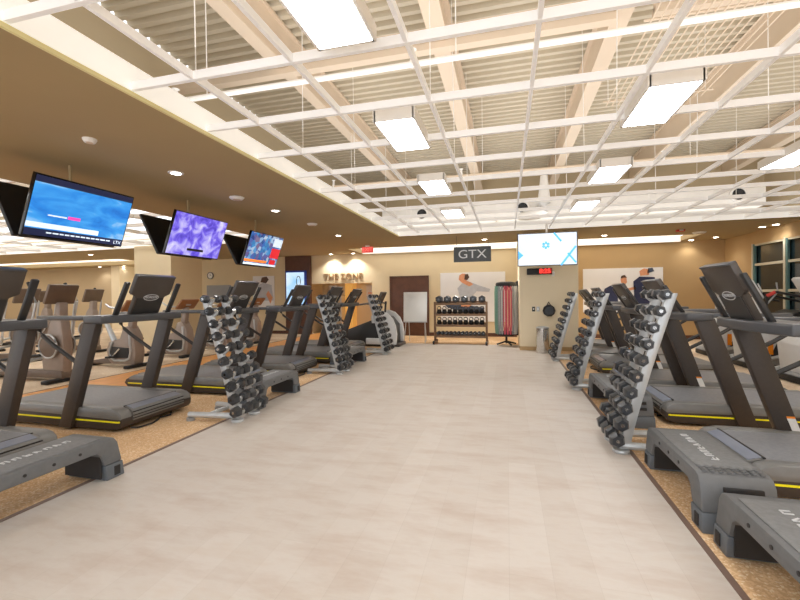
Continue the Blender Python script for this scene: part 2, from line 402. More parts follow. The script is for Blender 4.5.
# lights between deck and grid
LP = [(-.785, 1.66), (-.79, 3.23), (-.82, 4.9), (1.02, 3.21), (1.08, 4.92), (2.74, 4.85), (1.0, 1.5), (2.72, 3.1), (-.78, .0), (1.0, -.1), (4.4, 3.2), (4.4, 4.9), (-.78, -1.7), (1.0, -1.7), (2.8, .8), (-.82, 6.57), (1.12, 6.57)]
LBL = ['closest over the aisle, beside the television side', 'second along the television side of the aisle', 'farthest on the television side, smallest of its line',
       'beside the wire lattice over the window side', 'second on the window side, behind the lattice one']
for i, (x, y) in enumerate(LP):
    l = thing('ceiling_light', 'bright rectangular ceiling light panel, ' + (LBL[i] if i < 5 else 'outside the picture number %s' % ORD[i-5]), 'ceiling light', (x, y, 2.49), 0, 'rectangular light panels in the open grid')
    if i >= 5: l['label'] = {5: 'bright ceiling light panel at the picture edge, nearest the windows', 15: 'small far ceiling light panel before the white duct, television side of the aisle',
        16: 'small far ceiling light panel before the white duct, window side of the aisle'}.get(i, 'bright ceiling light panel over the camera end of the open grid')
    mb = MB()
    for dx, dy, sx, sy in ((-.15,0,.02,.66), (.15,0,.02,.66), (0,-.32,.3,.02), (0,.32,.3,.02)): mb.box((dx, dy, .03), (sx, sy, .08))
    mb.box((0,0,.07), (.3, .64, .02)); mb.build('light_frame', M['white'], l)
    bx('diffuser', (0,0,-.006), (.285, .625, .012), M['panel'], l)
for i, (x, y) in enumerate([(-8, 6.2), (-8, 3.0), (-11.2, 6.5), (-11.2, 3.0), (-14.5, 6.8), (-8, 0), (-14.5, 2.5)]):
    l = thing('ceiling_light', 'light panel over the cardio area, %s line from televisions, %s to the back' % ({-8:'first',-11.2:'second',-14.5:'third'}[x], 'closest' if y > 5 else 'farthest' if y < 1 else 'next'), 'ceiling light', (x, y, 3.3), 0, 'light panels over the far cardio area')
    mb = MB().box((0,0,.05), (.86, .86, .06)); mb.build('light_frame', M['white'], l)
    bx('diffuser', (0,0,.0), (.8, .8, .03), M['panel'], l)

# wire lattice hung above the grid
gr = thing('wire_lattice', 'lattice of thin parallel wires hung above the grid on the window side', 'wire lattice', (1.4, 3.2, 3.3))
for i in range(16): MB().tube([(-.3+.062*i, -1.0, 0), (-.3+.062*i, 1.9, 0)], .006, 5).build('lattice_wire', M['beamm'], gr)
for y in (-.9, .4, 1.8): MB().tube([(-.35, y, .012), (.7, y, .012)], .01, 6).build('lattice_bar', M['beamm'], gr)
for x, y in ((-.3,-.9), (.63,-.9), (-.3,1.8), (.63,1.8)): MB().tube([(x,y,.01), (x,y,.78)], .004, 5).build('hanger_wire', M['white'], gr)

# sprinkler pipes
for y, z, nm in ((2.8, 2.8, 'nearer'), (5.95, 2.9, 'farther')):
    p = thing('sprinkler_pipe', 'thin white sprinkler pipe crossing above the grid, the %s of two' % nm, 'pipe', (0, y, z))
    MB().tube([(-3.85,0,0), (5.9,0,0)], .021, 8).build('pipe', M['white'] if nm == 'nearer' else M['beamm'], p)
    for x in (-.62, 1.95, -2.6, 4.2):
        MB().lathe([(.02,-.02),(.026,0),(.018,.04),(.015,.09),(.03,.1),(.0,.105)], (x,0,0), 10).build('sprinkler_head', M['white'], p)
        MB().tube([(x+.3,0,.02), (x+.3,0,3.98-z)], .004, 5).build('hanger_rod', M['white'], p)

# air duct
d = thing('air_duct', 'large white rectangular air duct crossing the far end of the open ceiling', 'air duct', (0, 8.65, 0))
bx('duct_body', (.9, .3, 2.91), (7.1, .55, .38), M['white'], d, .01)
for x in (-2.0, -.2, .45, 2.6): bx('duct_flange', (x, .3, 2.91), (.03, .6, .42), M['white'], d)
for x in (-1.75, .32, 4.02):
    v = MB().lathe([(.13,0),(.14,-.03),(.13,-.05),(.105,-.05),(.1,-.01)], (x, .02, 2.93), 20, 'y').build('air_nozzle', M['white'], d)
    MB().lathe([(.0,-.02),(.08,-.045),(.1,-.03),(.1,-.01),(.0,-.01)], (x, .02, 2.93), 16, 'y').build('nozzle_core', M['black'], v)
e = MB().tube([(.72,-.12,3.5), (.72,-.12,3.2), (.72,-.12,2.98), (.69,-.1,2.86), (.6,-.06,2.79), (.42,0,2.77), (.25,.05,2.77)], [.07,.1,.125,.13,.12,.1,.08], 14); e.build('duct_elbow', M['white'], d)

# ceiling fittings
def downlight(x, y, lab, z=ZS, e=26., grp='recessed downlights'):
    o = thing('downlight', lab, 'downlight', (x, y, z), 0, grp)
    MB().lathe([(.05,-.008),(.07,-.008),(.075,0),(.045,.0)], (0,0,0), 18).build('trim_ring', M['white'], o)
    MB().lathe([(.0,-.003),(.052,-.003),(.05,.0),(.0,.0)], (0,0,-.004), 16).build('lens', M['lamp'], o)
    ld = bpy.data.lights.new('downlight_lamp', 'SPOT'); ld.energy = e; ld.spot_size = 2.2; ld.spot_blend = .6; ld.color = (1,.96,.9); ld.shadow_soft_size = .06
    lo = bpy.data.objects.new('downlight_lamp', ld); COL.objects.link(lo); lo.location = (x, y, z-.03)
    return o
for i, (x, y) in enumerate([(-3.25, 3.48), (-3.3, 5.42), (-3.43, 8.05)]):
    downlight(x, y, 'round recessed downlight in the brown ceiling, %s along the television side' % ORD[i], e=40)
for x, y, lab in [(-.5, 9.72, 'above the slate sign'), (2.1, 9.97, 'beside the hanging white monitor'), (4.92, 9.72, 'nearest of the cluster by the windows'),
                  (5.0, 9.45, 'middle of the cluster by the windows'), (4.75, 11.2, 'inner one by the corner'), (4.4, 11.6, 'farthest of the cluster by the windows')]:
    downlight(x, y, 'round recessed downlight in the far brown ceiling, ' + lab, e=10 if x > 4 else 140)
for i, (x, y) in enumerate([(-11.6, 9.2), (-9.6, 9.3), (-13.2, 12.8), (-14.6, 12.9), (-15.8, 12.9)]):
    downlight(x, y, 'round downlight over the far cardio area, %s from the square column' % ['second','first','third','fourth','fifth'][i], e=12)
for x in (-5.18, -4.46): downlight(x, YB-.22, 'downlight washing the wall lettering, over the %s word' % ('first' if x < -5 else 'second'), e=60)
for x, y, s, nm, lab in [(-3.2, 2.55, .05, 'smoke_detector', 'small white square detector nearest the camera on the brown ceiling'),
                    (-3.32, 4.55, .095, 'ceiling_speaker', 'white eight-sided speaker between two downlights on the brown ceiling'),
                    (-3.3, 6.6, .09, 'ceiling_speaker', 'white round speaker far along the television side of the brown ceiling'),
                    (4.0, 10.15, .13, 'ceiling_speaker', 'white round speaker on the far brown ceiling toward the windows')]:
    o = thing(nm, lab, 'ceiling fitting', (x, y, ZS))
    MB().lathe([(.0,-.03),(s*.75,-.03),(s,-.008),(s,0),(0,0)], (0,0,0), 8 if s == .095 else 20, ph=PI/8).build('cover', M['white'], o)
    MB().lathe([(0,-.034),(s*.5,-.034),(s*.5,-.03),(0,-.03)], (0,0,0), 12).build('grille', M['beamm'], o)
o = thing('ceiling_alarm', 'small red alarm strobe on the far brown ceiling', 'fire alarm', (3.45, 9.6, ZS+.003))
bx('housing', (0,0,-.02), (.14,.1,.04), M['redp'], o, .008); bx('strobe', (0,-.055,-.02), (.07,.02,.025), M['sticker'], o, .004)
o = thing('exit_sign', 'red lit exit sign under the brown ceiling above the wall lettering', 'exit sign', (-3.42, 9.9, ZS))
bx('mount', (0,0,-.02), (.1,.05,.04), M['white'], o); bx('sign_face', (0,0,-.11), (.3,.03,.15), M['exitface'], o, .006)
text('lettering', 'EXIT', .13, M['exitred'], o, (0,-.018,-.11))

# ------------------------------------------------------------------ treadmills
def make_treadmill(label, loc, rz, group):
    t = thing('treadmill', label, 'treadmill', loc, rz, group)
    W = .41
    b = MB().prism([(.03,.04),(.005,.07),(.0,.12),(.02,.16),(.05,.175),(1.5,.175),(1.57,.145),(1.6,.1),(1.55,.05),(1.46,.025),(.1,.025)], -W, W)
    b.build('deck_base', M['tmbrown'], t, bev=.008)
    for s in (-1, 1):
        MB().prism([(.0,.12),(.012,.165),(.05,.197),(.12,.212),(1.44,.205),(1.53,.17),(1.53,.14),(.02,.115)], s*.3, s*(W+.004)).build('side_rail', M['tmgrey'], t, bev=.014)
        MB().box((.785, s*(W+.002), .098), (1.5, .006, .013)).box((.03, s*(W-.015), .1), (.03, .04, .013), rotm(0,0,-s*.9)).build('accent_stripe', M['yellow'], t)
        p = MB().prism([(.555,.02),(.7,.02),(.375,1.0),(.225,1.0)], s*.375, s*.445).build('post', M['tmbrown'], t, bev=.008)
        if s > 0:
            MB().prism([(.585,.2),(.635,.2),(.6,.3),(.55,.3)], s*.375-.002, s*.376).build('warning_label', M['sticker'], p)
            MB().prism([(.55,.3),(.6,.3),(.596,.315),(.546,.315)], s*.375-.002, s*.376).build('label_band', M['orange'], p)
        MB().box((.6, s*.42, 1.025), (.66, .075, .042)).build('armrest', M['rail'], t, bev=.014)
        MB().tube([(.88,s*.42,1.01), (.93,s*.42,.97), (.945,s*.42,.91), (.9,s*.42,.86), (.8,s*.42,.79), (.5,s*.415,.62)], .019, 8).build('handle', M['consoledk'], t)
        gp = MB().box((-.075, 0, .15), (.03, .05, .35), rotm(0,-.47,0)).build('side_grip', M['consoledk'], t, loc=(.185, s*.298, 1.04), bev=.01)
    MB().box((.79,0,.2), (1.38,.62,.012)).build('belt', M['belt'], t)
    c = MB().prism([(-.004,.09),(-.006,.15),(.02,.187),(.1,.212),(.115,.2),(.05,.1)], -.3, .3).build('front_cover', M['tmgrey'], t)
    MB().box((.058,0,.201), (.075,.56,.006), rotm(0,-.31,0)).build('cover_strip', M['gloss'], c)
    MB().box((.1,0,.212), (.014,.6,.008)).box((.004,0,.165), (.012,.6,.008)).box((-.005,0,.135), (.01,.6,.007)).box((-.005,0,.11), (.01,.6,.007)).build('cover_edge', M['black'], c)
    MB().tube([(.12,-.46,1.02), (.2,-.44,1.015)], .02, 6)
    cb = MB()
    n = 9
    for i in range(n):
        y0 = -.47+.94*i/n; y1 = -.47+.94*(i+1)/n
    cb.prism([(.155-.05*math.cos(PI*y/.94)*1, y) for y in [-.465+.93*i/10 for i in range(11)]] + [(.36,.465),(.36,-.465)], .975, 1.048, 'z')
    cb.build('crossbar', M['rail'], t, bev=.016, seg=3)
    # console: tilted slab, wide above and narrow at the neck
    T = rotm(0,-.44,0)
    con = MB(); out = [(-.165,0),(.165,0),(.165,.2),(.225,.23),(.225,.42),(-.225,.42),(-.225,.23),(-.165,.2)]
    vs = [T @ Vector((-.022, y, z)) for y, z in out] + [T @ Vector((.022, y, z)) for y, z in out]; n = 8
    con.add(vs, [tuple(range(n))[::-1], tuple(range(n,2*n))] + [(i,(i+1)%n,n+(i+1)%n,n+i) for i in range(n)])
    con = con.build('console', M['console'], t, loc=(.19,0,1.035), bev=.008)
    MB().box(T @ Vector((.026,0,.31)), (.006,.39,.2), T).build('screen', M['blackgl'], con)
    MB().box(T @ Vector((-.024,0,.1)), (.006,.3,.19), T).build('neck_panel', M['consoledk'], con)
    MB().box(T @ Vector((-.004,0,.418)), (.05,.44,.014), T).build('top_edge', M['rail'], con, bev=.004)
    lg = MB().tube([T @ Vector((-.027, .085*math.cos(a), .2+.03*math.sin(a))) for a in [2*PI*i/20 for i in range(20)]], .0035, 5, closed=True).build('badge_ring', M['paleprint'], con)
    tx = text('badge_lettering', 'TECHNOGYM', .032, M['paleprint'], con, T @ Vector((-.026,0,.2)), (0,0,0), .002, sx=.72)
    tx.rotation_euler = (T @ rotm(PI/2,0,-PI/2)).to_euler()
    MB().tube([(.03,.3,.02), (-.01,.25,.012), (-.03,.12,.012), (.01,.02,.012), (.05,-.05,.012), (.02,-.15,.012), (.06,-.2,.03)], .008, 6).build('power_cord', M['black'], t)
    return t
GL = 'treadmills in the row under the hanging televisions'; GR = 'treadmills in the row on the window side'
LT = [(-3.3,1.93,1,'black treadmill cut off by the picture edge behind the closest television side bench'),
      (-3.3,3.28,1,'second black treadmill along the television side, right before the first dumbbell tower'),
      (-3.25,4.67,.95,'third black treadmill along the television side, behind the first dumbbell tower and bench'),
      (-3.03,5.77,.86,'fourth black treadmill along the television side, in front of the second charcoal bench'),
      (-3.02,7.06,.86,'fifth black treadmill along the television side, behind the second dumbbell tower'),
      (-3.02,8.12,.78,'sixth black treadmill along the television side, behind the third dumbbell tower')]
RT = [(1.37,3.16,1.04,'black treadmill nearest the camera on the window side, behind the closest long bench'),
      (1.37,4.57,.87,'second black treadmill on the window side, just beyond the closest dumbbell tower'),
      (1.32,5.61,.83,'third black treadmill on the window side, beyond the long bench by the tower'),
      (1.3,6.88,.74,'fourth black treadmill on the window side, behind the middle dumbbell tower'),
      (1.3,7.89,.7,'fifth black treadmill on the window side, next to the last dumbbell tower'),
      (1.47,9.2,.7,'last black treadmill on the window side, beside the pale column')]
proto = None
for lst, rz, grp in ((LT, PI, GL), (RT, 0, GR)):
    for x, y, k, lab in lst:
        if proto is None: proto = t = make_treadmill(lab, (x,y,0), rz, grp)
        else: t = dup(proto, (x,y,0), rz, lab, grp)
        if rz == 0: t.scale = (1,.92 if y < 4 else 1,.965)
        for ch in t.children:
            if ch.name.startswith(('console','side_grip')):
                ch.scale = (1,1,k)
                if rz == 0 and y < 4: ch.location.y += .09

# ------------------------------------------------------------------ dumbbell towers and dumbbells
NR = 10
def row_pos(k):                          # k = 0 at the top
    fz = 1 - k/(NR-1); return (-.035+.32*fz**1.15, .105+1.065*fz)
def make_tower(label, loc, rz):
    t = thing('dumbbell_tower', label, 'dumbbell rack', loc, rz, 'silver dumbbell towers')
    for s in (-1, 1):
        y = s*.135
        pts = [(.02+.32*(i/8)**1.15, .03+1.16*i/8) for i in range(9)]
        up = MB(); up.prism([(x-.035, z) for x, z in pts] + [(x+.035, z) for x, z in pts[::-1]], y-.022, y+.022)
        up = up.build('upright', M['silver'], t, bev=.006)
        for k in range(NR):
            x, z = row_pos(k)
            MB().prism([(x+.065,z-.05),(x+.0,z-.05),(x-.035,z-.015),(x-.04,z+.01),(x-.03,z+.01),(x-.0,z-.03),(x+.065,z-.02)], y-.012, y+.012).build('cradle', M['silver'], up)
        MB().tube([(.0,y,.055), (.5,s*.2,.055)], .028, 10).build('base_foot', M['silver'], t)
        MB().lathe([(.0,0),(.055,0),(.06,.012),(.055,.025),(.0,.025)], (.0,y,0), 16).build('foot_pad', M['silver'], t)
        MB().lathe([(.0,0),(.04,0),(.04,.028),(.0,.028)], (.48,s*.2,0), 12).build('foot_pad', M['midgrey'], t)
    MB().tube([(.3,-.17,.055), (.3,.17,.055)], .024, 8).build('base_brace', M['silver'], t)
    MB().tube([(.2,-.13,.67), (.2,.13,.67)], .018, 8).build('cross_brace', M['silver'], t)
    return t
def make_dumbbell(r, ln, hl):
    d = thing('dumbbell', 'x', 'dumbbell')
    MB().lathe([(.0,-ln/2),(.013,-ln/2),(.016,0),(.013,ln/2),(.0,ln/2)], (0,0,0), 8, 'y').build('handle', M['chrome'], d)
    for s in (-1, 1):
        a, b = s*(ln/2-hl), s*ln/2
        MB().lathe([(.0,a),(r*.72,a),(r,a+s*hl*.18),(r,b-s*hl*.25),(r*.74,b),(.0,b)], (0,0,0), 6, 'y', PI/6).build('weight_head', M['hexrub'], d)
    return d
TW = [(-2.52,3.545,PI,'first tower on the television side'), (-2.49,5.97,PI,'second tower on the television side'), (-2.4,8.08,PI,'last tower on the television side'),
      (.82,3.52,0,'first tower on the window side'), (.83,5.6,0,'middle tower on the window side'), (.83,7.85,0,'last tower on the window side')]
TL = ['silver leaning tower of hex dumbbells, closest on the television side of the aisle', 'silver leaning tower of hex dumbbells, middle one on the television side',
      'silver leaning tower of hex dumbbells, last on the television side', 'silver leaning tower of hex dumbbells, closest on the window side of the aisle',
      'silver leaning tower of hex dumbbells, middle one on the window side', 'silver leaning tower of hex dumbbells, last one near the steel bin']
tp = None; dbs = []
for k in range(NR):
    fz = k/(NR-1); dbs.append(make_dumbbell(.04+.015*fz, .245+.014*fz, .076+.012*fz))
used = [False]*NR
for (x, y, rz, nm), lab in zip(TW, TL):
    if tp is None: tp = make_tower(lab, (x,y,0), rz)
    else:
        q = dup(tp, (x,y,0), rz, lab)
        for ch in q.children:
            if rz == 0 and y > 4 and ch.name.startswith('base_foot'): ch.scale = (.78, 1, 1)
            if rz == 0 and y > 4 and ch.name.startswith('foot_pad') and len(ch.data.vertices) < 50: ch.location.x = -.1
    for k in range(NR):
        lx, lz = row_pos(k)
        for s, cn in ((-1, 'nearer'), (1, 'farther')):
            wx = x + (lx-.012 if rz == 0 else -(lx-.012)); loc = (wx, y+s*.1345, lz+.012)
            lb = '%s hex dumbbell from the top, %s column, %s' % (ORD[k], cn, nm)
            gp = 'hex dumbbells on the ' + nm
            if not used[k]:
                o = dbs[k]; used[k] = True; o.location = loc; o['label'] = lb; o['group'] = gp
            else: o = dup(dbs[k], loc, 0, lb, gp)
            o.rotation_euler = (0, random.uniform(-.3,.3), random.uniform(-.03,.03))

# ------------------------------------------------------------------ step benches
def make_bench(label, loc, rz):
    t = thing('step_bench', label, 'step bench', loc, rz, 'charcoal step benches')
    H = .28; L = .435
    for a in (0,):
        pr = [(-L,.1),(-L+.03,.235),(-L+.055,.268),(-L+.09,H),(L-.09,H),(L-.055,.268),(L-.03,.235),(L,.1),(L-.125,.1),(L-.15,.175),(L-.18,.2),(-L+.18,.2),(-L+.15,.175),(-L+.125,.1)]
        MB().prism(pr, -.165, .165, 'x').build('bench_body', M['bench'], t, bev=.012)
    pad = MB().box((0,0,H+.002), (.27, .6, .008))
    pad = pad.build('tread_pad', M['benchtop'], t, bev=.003)
    for s in (-1,):
        rb = MB()
        for i in range(8):
            for j in range(4): rb.box((-.126+.036*i, s*(.29+.024*j), H+.0045), (.02, .012, .005))
        rb.build('stud_pattern', M['bench'], pad)
    lt = MB()
    rnd = random.Random(3)
    y = -.2
    while y < .2:
        h = .035
        kind = rnd.randrange(3)
        lt.box((-.01, y, H+.008), (h, .007, .003))
        if kind == 0: lt.box((-.01, y+.014, H+.008), (.006, .028, .003)).box((-.01+h/2, y+.014, H+.008), (.006, .028, .003))
        elif kind == 1: lt.box((-.01, y+.014, H+.008), (.04, .007, .003), rotm(0,0,.6))
        else: lt.box((-.01-h/2, y+.014, H+.008), (.006, .028, .003)).box((-.01, y+.026, H+.008), (h, .007, .003))
        y += .055
    lt.build('printed_lettering', M['paleprint'], pad)
    for s in (-1, 1):
        pr = [(s*L,.1),(s*(L+.012),.0),(s*(L-.115),.0),(s*(L-.125),.1)]
        ft = MB().prism(pr, -.17, .17, 'x').build('riser_foot', M['benchfoot'], t, bev=.008)
        for q in (-1, 1): MB().box((q*.172, s*(L-.045), .05), (.006, .04, .06)).build('foot_recess', M['benchdk'], ft)
        for z in (.215, .165): MB().box((.02, s*(L-.022-(.215-z)*-.18), z), (.17, .02, .026), rotm(s*.2,0,0)).build('grip_slot', M['benchdk'], t, bev=.004)
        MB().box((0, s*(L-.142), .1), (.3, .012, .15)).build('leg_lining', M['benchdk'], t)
        for y in (-.15, 0, .15): MB().lathe([(0,-.003),(.009,-.003),(.009,.003),(0,.003)], (s*.166, y, .24), 10, 'x').build('screw_cap', M['benchdk'], t)
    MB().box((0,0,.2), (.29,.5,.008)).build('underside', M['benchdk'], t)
    return t
BN = [(-2.715,1.78,0,1,'closest charcoal step bench on the television side, cut by the picture edge'),
      (-2.71,4.245,0,1,'charcoal step bench just past the first dumbbell tower on the television side'),
      (-2.68,6.69,0,1,'small far charcoal step bench just past the middle tower on the television side'),
      (1.095,2.77,0,1,'charcoal step bench in front of the closest treadmill on the window side'),
      (1.115,1.82,0,1,'charcoal step bench at the bottom corner of the picture, closest on the window side'),
      (1.08,4.62,0,1.38,'long charcoal step bench behind the closest dumbbell tower on the window side')]
bp = None
for x, y, rz, sy, lab in BN:
    if bp is None: bp = b = make_bench(lab, (x,y,0), rz)
    else: b = dup(bp, (x,y,0), rz, lab)
    b.scale = (1, sy, 1)

# ------------------------------------------------------------------ television pairs
def make_tv(label, loc, style):
    t = thing('hanging_television', label, 'television', loc, 0, 'televisions hung back to back from the brown ceiling')
    W = .93; th = -math.atan2(.185, .5); Rf = rotm(0, math.atan2(.185,.5), 0); Rb = rotm(0, -math.atan2(.26,.5), 0)
    o1 = Vector((.035,0,0)); o2 = Vector((-.045,0,0))
    fp = MB().box(o1 + Rf @ Vector((0,0,.27)), (.035, W, .545), Rf).build('front_television', M['blackgl'], t, bev=.006)
    MB().box(o2 + Rb @ Vector((0,0,.27)), (.035, W, .545), Rb).build('rear_television', M['black'], t, bev=.006)
    m = {0: 'tvblue', 1: 'tvviolet', 2: 'tvcollage'}[style]
    def flat(name, y0, y1, z0, z1, mt, dx=.0185, par=fp):
        return MB().box(o1 + Rf @ Vector((dx, (y0+y1)/2, (z0+z1)/2)), (.003, y1-y0, z1-z0), Rf).build(name, M[mt], par)
    h = W/2-.012
    if style == 0:
        flat('picture', -h, h, .075, .475, m); flat('letterbox', -h, h, .475, .53, 'tvnavy'); flat('letterbox', -h, h, .012, .075, 'tvnavy')
        flat('pale_wave', -h, h*.4, .085, .13, 'tvpale', .02); flat('caption_mark', -.3, -.14, .2, .212, 'tvpale', .021); flat('caption_mark', -.13, -.02, .195, .222, 'tvpink', .021)
        y = -.28
        while y < .3:
            w = random.uniform(.02,.05); flat('caption_text', y, y+w, .042, .054, 'tvpale', .021); y += w+.012
        tx = text('channel_lettering', 'LTX', .045, M['tvpale'], fp, o1 + Rf @ Vector((.021,.4,.04)), (0,0,0), .001)
        tx.rotation_euler = (Rf @ rotm(PI/2,0,PI/2)).to_euler()
    elif style == 1:
        flat('picture', -h, h, .012, .533, m); flat('title_strip', -.14, .14, .075, .105, 'consoledk', .021)
    else:
        flat('picture', -h, h, .012, .533, m); flat('banner', -h, .15, .06, .1, 'tvorange', .021); flat('ticker', -h, h, .012, .045, 'tvpale', .021)
        flat('side_block', .2, h, .16, .33, 'tvred', .021); flat('side_block', .2, h, .36, .5, 'tvpale', .021); flat('side_block', .23, h-.05, .05, .13, 'tvred', .022)
    MB().tube([(-.01,0,.3), (-.01,0,ZS-loc[2])], .014, 10).build('ceiling_pole', M['soffit'], t)
    MB().box((-.005,0,.3), (.2,.3,.12)).box((0,0,.02), (.09,.5,.03)).build('mount', M['black'], t)
    return t
make_tv('hanging television with a blue underwater picture, closest to the camera', (-4.0,3.0,1.75), 0)
make_tv('hanging television with a violet picture, middle of three', (-4.0,4.49,1.735), 1)
make_tv('hanging television with a news collage and orange banner, farthest of three', (-4.0,5.97,1.71), 2)

# front monitor, clock, sign
t = thing('hanging_monitor', 'hanging monitor with a white screen and blue shapes at the aisle end', 'monitor', (.71, 7.9, 1.7))
bx('bezel', (0,0,.3), (1.03,.05,.6), M['rail'], t, .008)
s = bx('screen', (0,-.028,.3), (1.0,.006,.57), M['monitorw'], t)
mb = MB()
for a in range(6): mb.box((-.02+.045*math.cos(a*PI/3+.5), -.033, .37+.045*math.sin(a*PI/3+.5)), (.045,.003,.04), rotm(0,-(a*PI/3+.5),0))
mb.build('blue_emblem', M['monblue'], s)
for c, d, r in (((.18,-.033,.51), (.2,.003,.035), .9), ((.36,-.033,.17), (.42,.003,.035), -.93), ((.42,-.033,.13), (.22,.003,.03), .9)):
    MB().box(c, d, rotm(0,r,0)).build('blue_bar', M['monblue'], s)
MB().prism([(-.5,.12),(-.5,.28),(-.41,.2)], -.035, -.032).build('blue_arrow', M['monblue'], s)
MB().tube([(0,.03,.5), (0,.03,ZS-1.7)], .02, 8).build('ceiling_pole', M['white'], t)
t = thing('wall_clock', 'wide digital clock with red numerals on the pale column', 'clock', (.66, 9.07, 1.66))
bx('case', (0,-.025,.0), (.5,.05,.13), M['black'], t, .006)
text('red_digits', '8:25', .13, M['led'], t, (.11,-.052,0), sx=1.0); bx('red_glow_panel', (.12,-.0505,0), (.25,.002,.1), M['redp'], t)
t = thing('hanging_sign', 'slate hanging sign with pale letters above the storage rack', 'sign', (-.72, 9.0, 1.9))
bx('sign_board', (0,0,.165), (.8,.03,.33), M['signgrey'], t, .004)
text('lettering', 'GTX', .26, M['signtxt'], t, (0,-.018,.16), sx=1.15)
for x in (-.34,.34): MB().tube([(x,0,.33), (x,0,ZS-1.9)], .004, 5).build('hanger_wire', M['rail'], t)
t = text('wall_lettering', 'THE ZONE', .27, M['letters'], None, (-4.88, YB-.02, 1.78), ext=.015, sx=.98); tag(t, 'bronze capital letters fixed to the lit wall panel', 'wall lettering')

# ------------------------------------------------------------------ things at the back wall
t = thing('wall_poster', 'large white wall poster of an athlete in a grey shirt behind the storage rack', 'poster', (-.95, YB-.0155, .42))
bx('print_sheet', (0,0,.7), (1.82,.03,1.4), M['poster'], t)
MB().prism([(-.35,.72),(-.42,.95),(-.28,1.1),(-.05,1.12),(.2,1.02),(.5,.92),(.47,.84),(.12,.86),(.0,.72),(.0,.3),(-.32,.3)], -.022, -.018).build('printed_shirt', M['greycloth'], t)
MB().prism([(-.3,1.12),(-.38,1.2),(-.36,1.32),(-.28,1.37),(-.18,1.36),(-.14,1.26),(-.16,1.16),(-.05,1.12),(.03,1.06),(-.08,1.0),(-.2,1.06)], -.024, -.019).build('printed_head', M['skin'], t)
MB().prism([(-.22,1.2),(-.2,1.34),(-.12,1.36),(-.08,1.26),(-.14,1.18)], -.026, -.02).build('printed_hair', M['hairp'], t)
MB().prism([(-.32,.44),(-.3,.56),(-.06,.58),(-.03,.46),(-.15,.4)], -.026, -.02).build('printed_hands', M['skin'], t)
MB().prism([(-.86,.55),(-.8,.62),(-.4,.5),(.3,.4),(.35,.2),(-.2,.25),(-.7,.4)], -.024, -.019).build('printed_trousers', M['jeans'], t)
t = thing('wall_poster', 'large white wall poster of two athletes behind the window side treadmills', 'poster', (2.9, YB-.0155, .68))
bx('print_sheet', (0,0,.575), (1.88,.03,1.15), M['poster'], t)
for name, pts, m in [('printed_shirt', [(-.5,.3),(-.42,.62),(-.28,.7),(-.12,.6),(-.1,.25),(-.3,.2)], 'navy'), ('printed_head', [(-.02,.72),(-.04,.86),(.03,.93),(.1,.9),(.11,.78),(.05,.7)], 'skin'),
                  ('printed_hair', [(-.04,.88),(-.02,.95),(.06,.97),(.11,.9),(.05,.9)], 'hairp'), ('printed_arm', [(.1,.62),(.3,.66),(.32,.6),(.1,.55)], 'skin'),
                  ('printed_shirt', [(.28,.2),(.26,.8),(.4,.92),(.75,.9),(.8,.4),(.6,.2)], 'navy'), ('printed_head', [(.42,.94),(.4,1.06),(.5,1.13),(.62,1.1),(.62,.96)], 'skin'),
                  ('printed_hair', [(.58,1.0),(.6,1.13),(.7,1.14),(.74,1.05)], 'jeans'), ('printed_shorts', [(-.52,.12),(-.5,.3),(-.35,.3),(-.3,.1)], 'redp'), ('printed_shorts', [(.1,.1),(.15,.35),(.25,.3),(.22,.08)], 'redp')]:
    MB().prism(pts, -.024, -.018).build(name, M[m], t)
t = thing('flip_chart', 'white board on a thin metal easel in front of the dark door', 'flip chart', (-2.23, 10.05, 0))
bx('board', (0,0,.9), (.6,.025,.74), M['board'], t, .006, rotm(-.06,0,0))
MB().box((0,-.02,.52), (.6,.06,.02)).build('tray', M['silver'], t)
for s in (-1, 1):
    MB().tube([(s*.24,.0,.55), (s*.27,-.12,0)], .01, 6).build('leg', M['silver'], t); MB().tube([(s*.2,.03,1.2), (s*.22,.3,0)], .01, 6).build('leg', M['silver'], t)

t = thing('storage_rack', 'bronze four tier storage rack of weights under the white poster', 'storage rack', (-1.09, 9.95, 0))
for s in (-1, 1):
    MB().box((s*.62,-.02,.53), (.05,.06,.98)).build('post', M['bronze'], t, bev=.006)
    MB().box((s*.62,.0,.05), (.06,.5,.05)).build('foot', M['bronze'], t, bev=.006)
    for y in (-.22,.22): MB().lathe([(0,-.02),(.045,-.02),(.045,.02),(0,.02)], (s*.62,y,.045), 14, 'x').build('caster', M['black'], t)
SH = [(.98,0.0), (.72,0), (.46,0), (.2,0)]
for z, _ in SH:
    MB().box((0,-.16,z-.01), (1.2,.03,.05)).box((0,.1,z+.03), (1.2,.03,.05)).box((0,-.03,z-.0), (1.2,.24,.012), rotm(.15,0,0)).build('shelf', M['bronze'], t)
big = make_dumbbell(.085, .26, .08); bk = make_dumbbell(.05, .2, .06)
for i in range(6):
    loc = (-1.6+.205*i, 9.92, 1.085); lb = 'large round black dumbbell on the top tier of the rack, %s from the flip chart' % ORD[i]
    o = big if i == 0 else dup(big, loc, 0, lb); o.location = loc; o['label'] = lb; o['group'] = 'dumbbells on the top tier'
for i in range(12):
    loc = (-1.62+.097*i, 9.9, .27); lb = 'small black dumbbell on the lowest tier of the rack, %s from the flip chart' % ORD[i]
    o = bk if i == 0 else dup(bk, loc, 0, lb); o.location = loc; o['label'] = lb; o['group'] = 'dumbbells on the lowest tier'; o.scale = (.9,1,.9)
kb = thing('kettlebell', 'x', 'kettlebell')
MB().lathe([(.0,0),(.035,0),(.052,.02),(.058,.05),(.05,.085),(.03,.105),(.0,.11)], (0,0,0), 14).build('bell', M['black'], kb)
MB().tube([(-.035,0,.085),(-.045,0,.13),(-.03,0,.165),(0,0,.172),(.03,0,.165),(.045,0,.13),(.035,0,.085)], .011, 7).build('handle', M['hexrub'], kb)
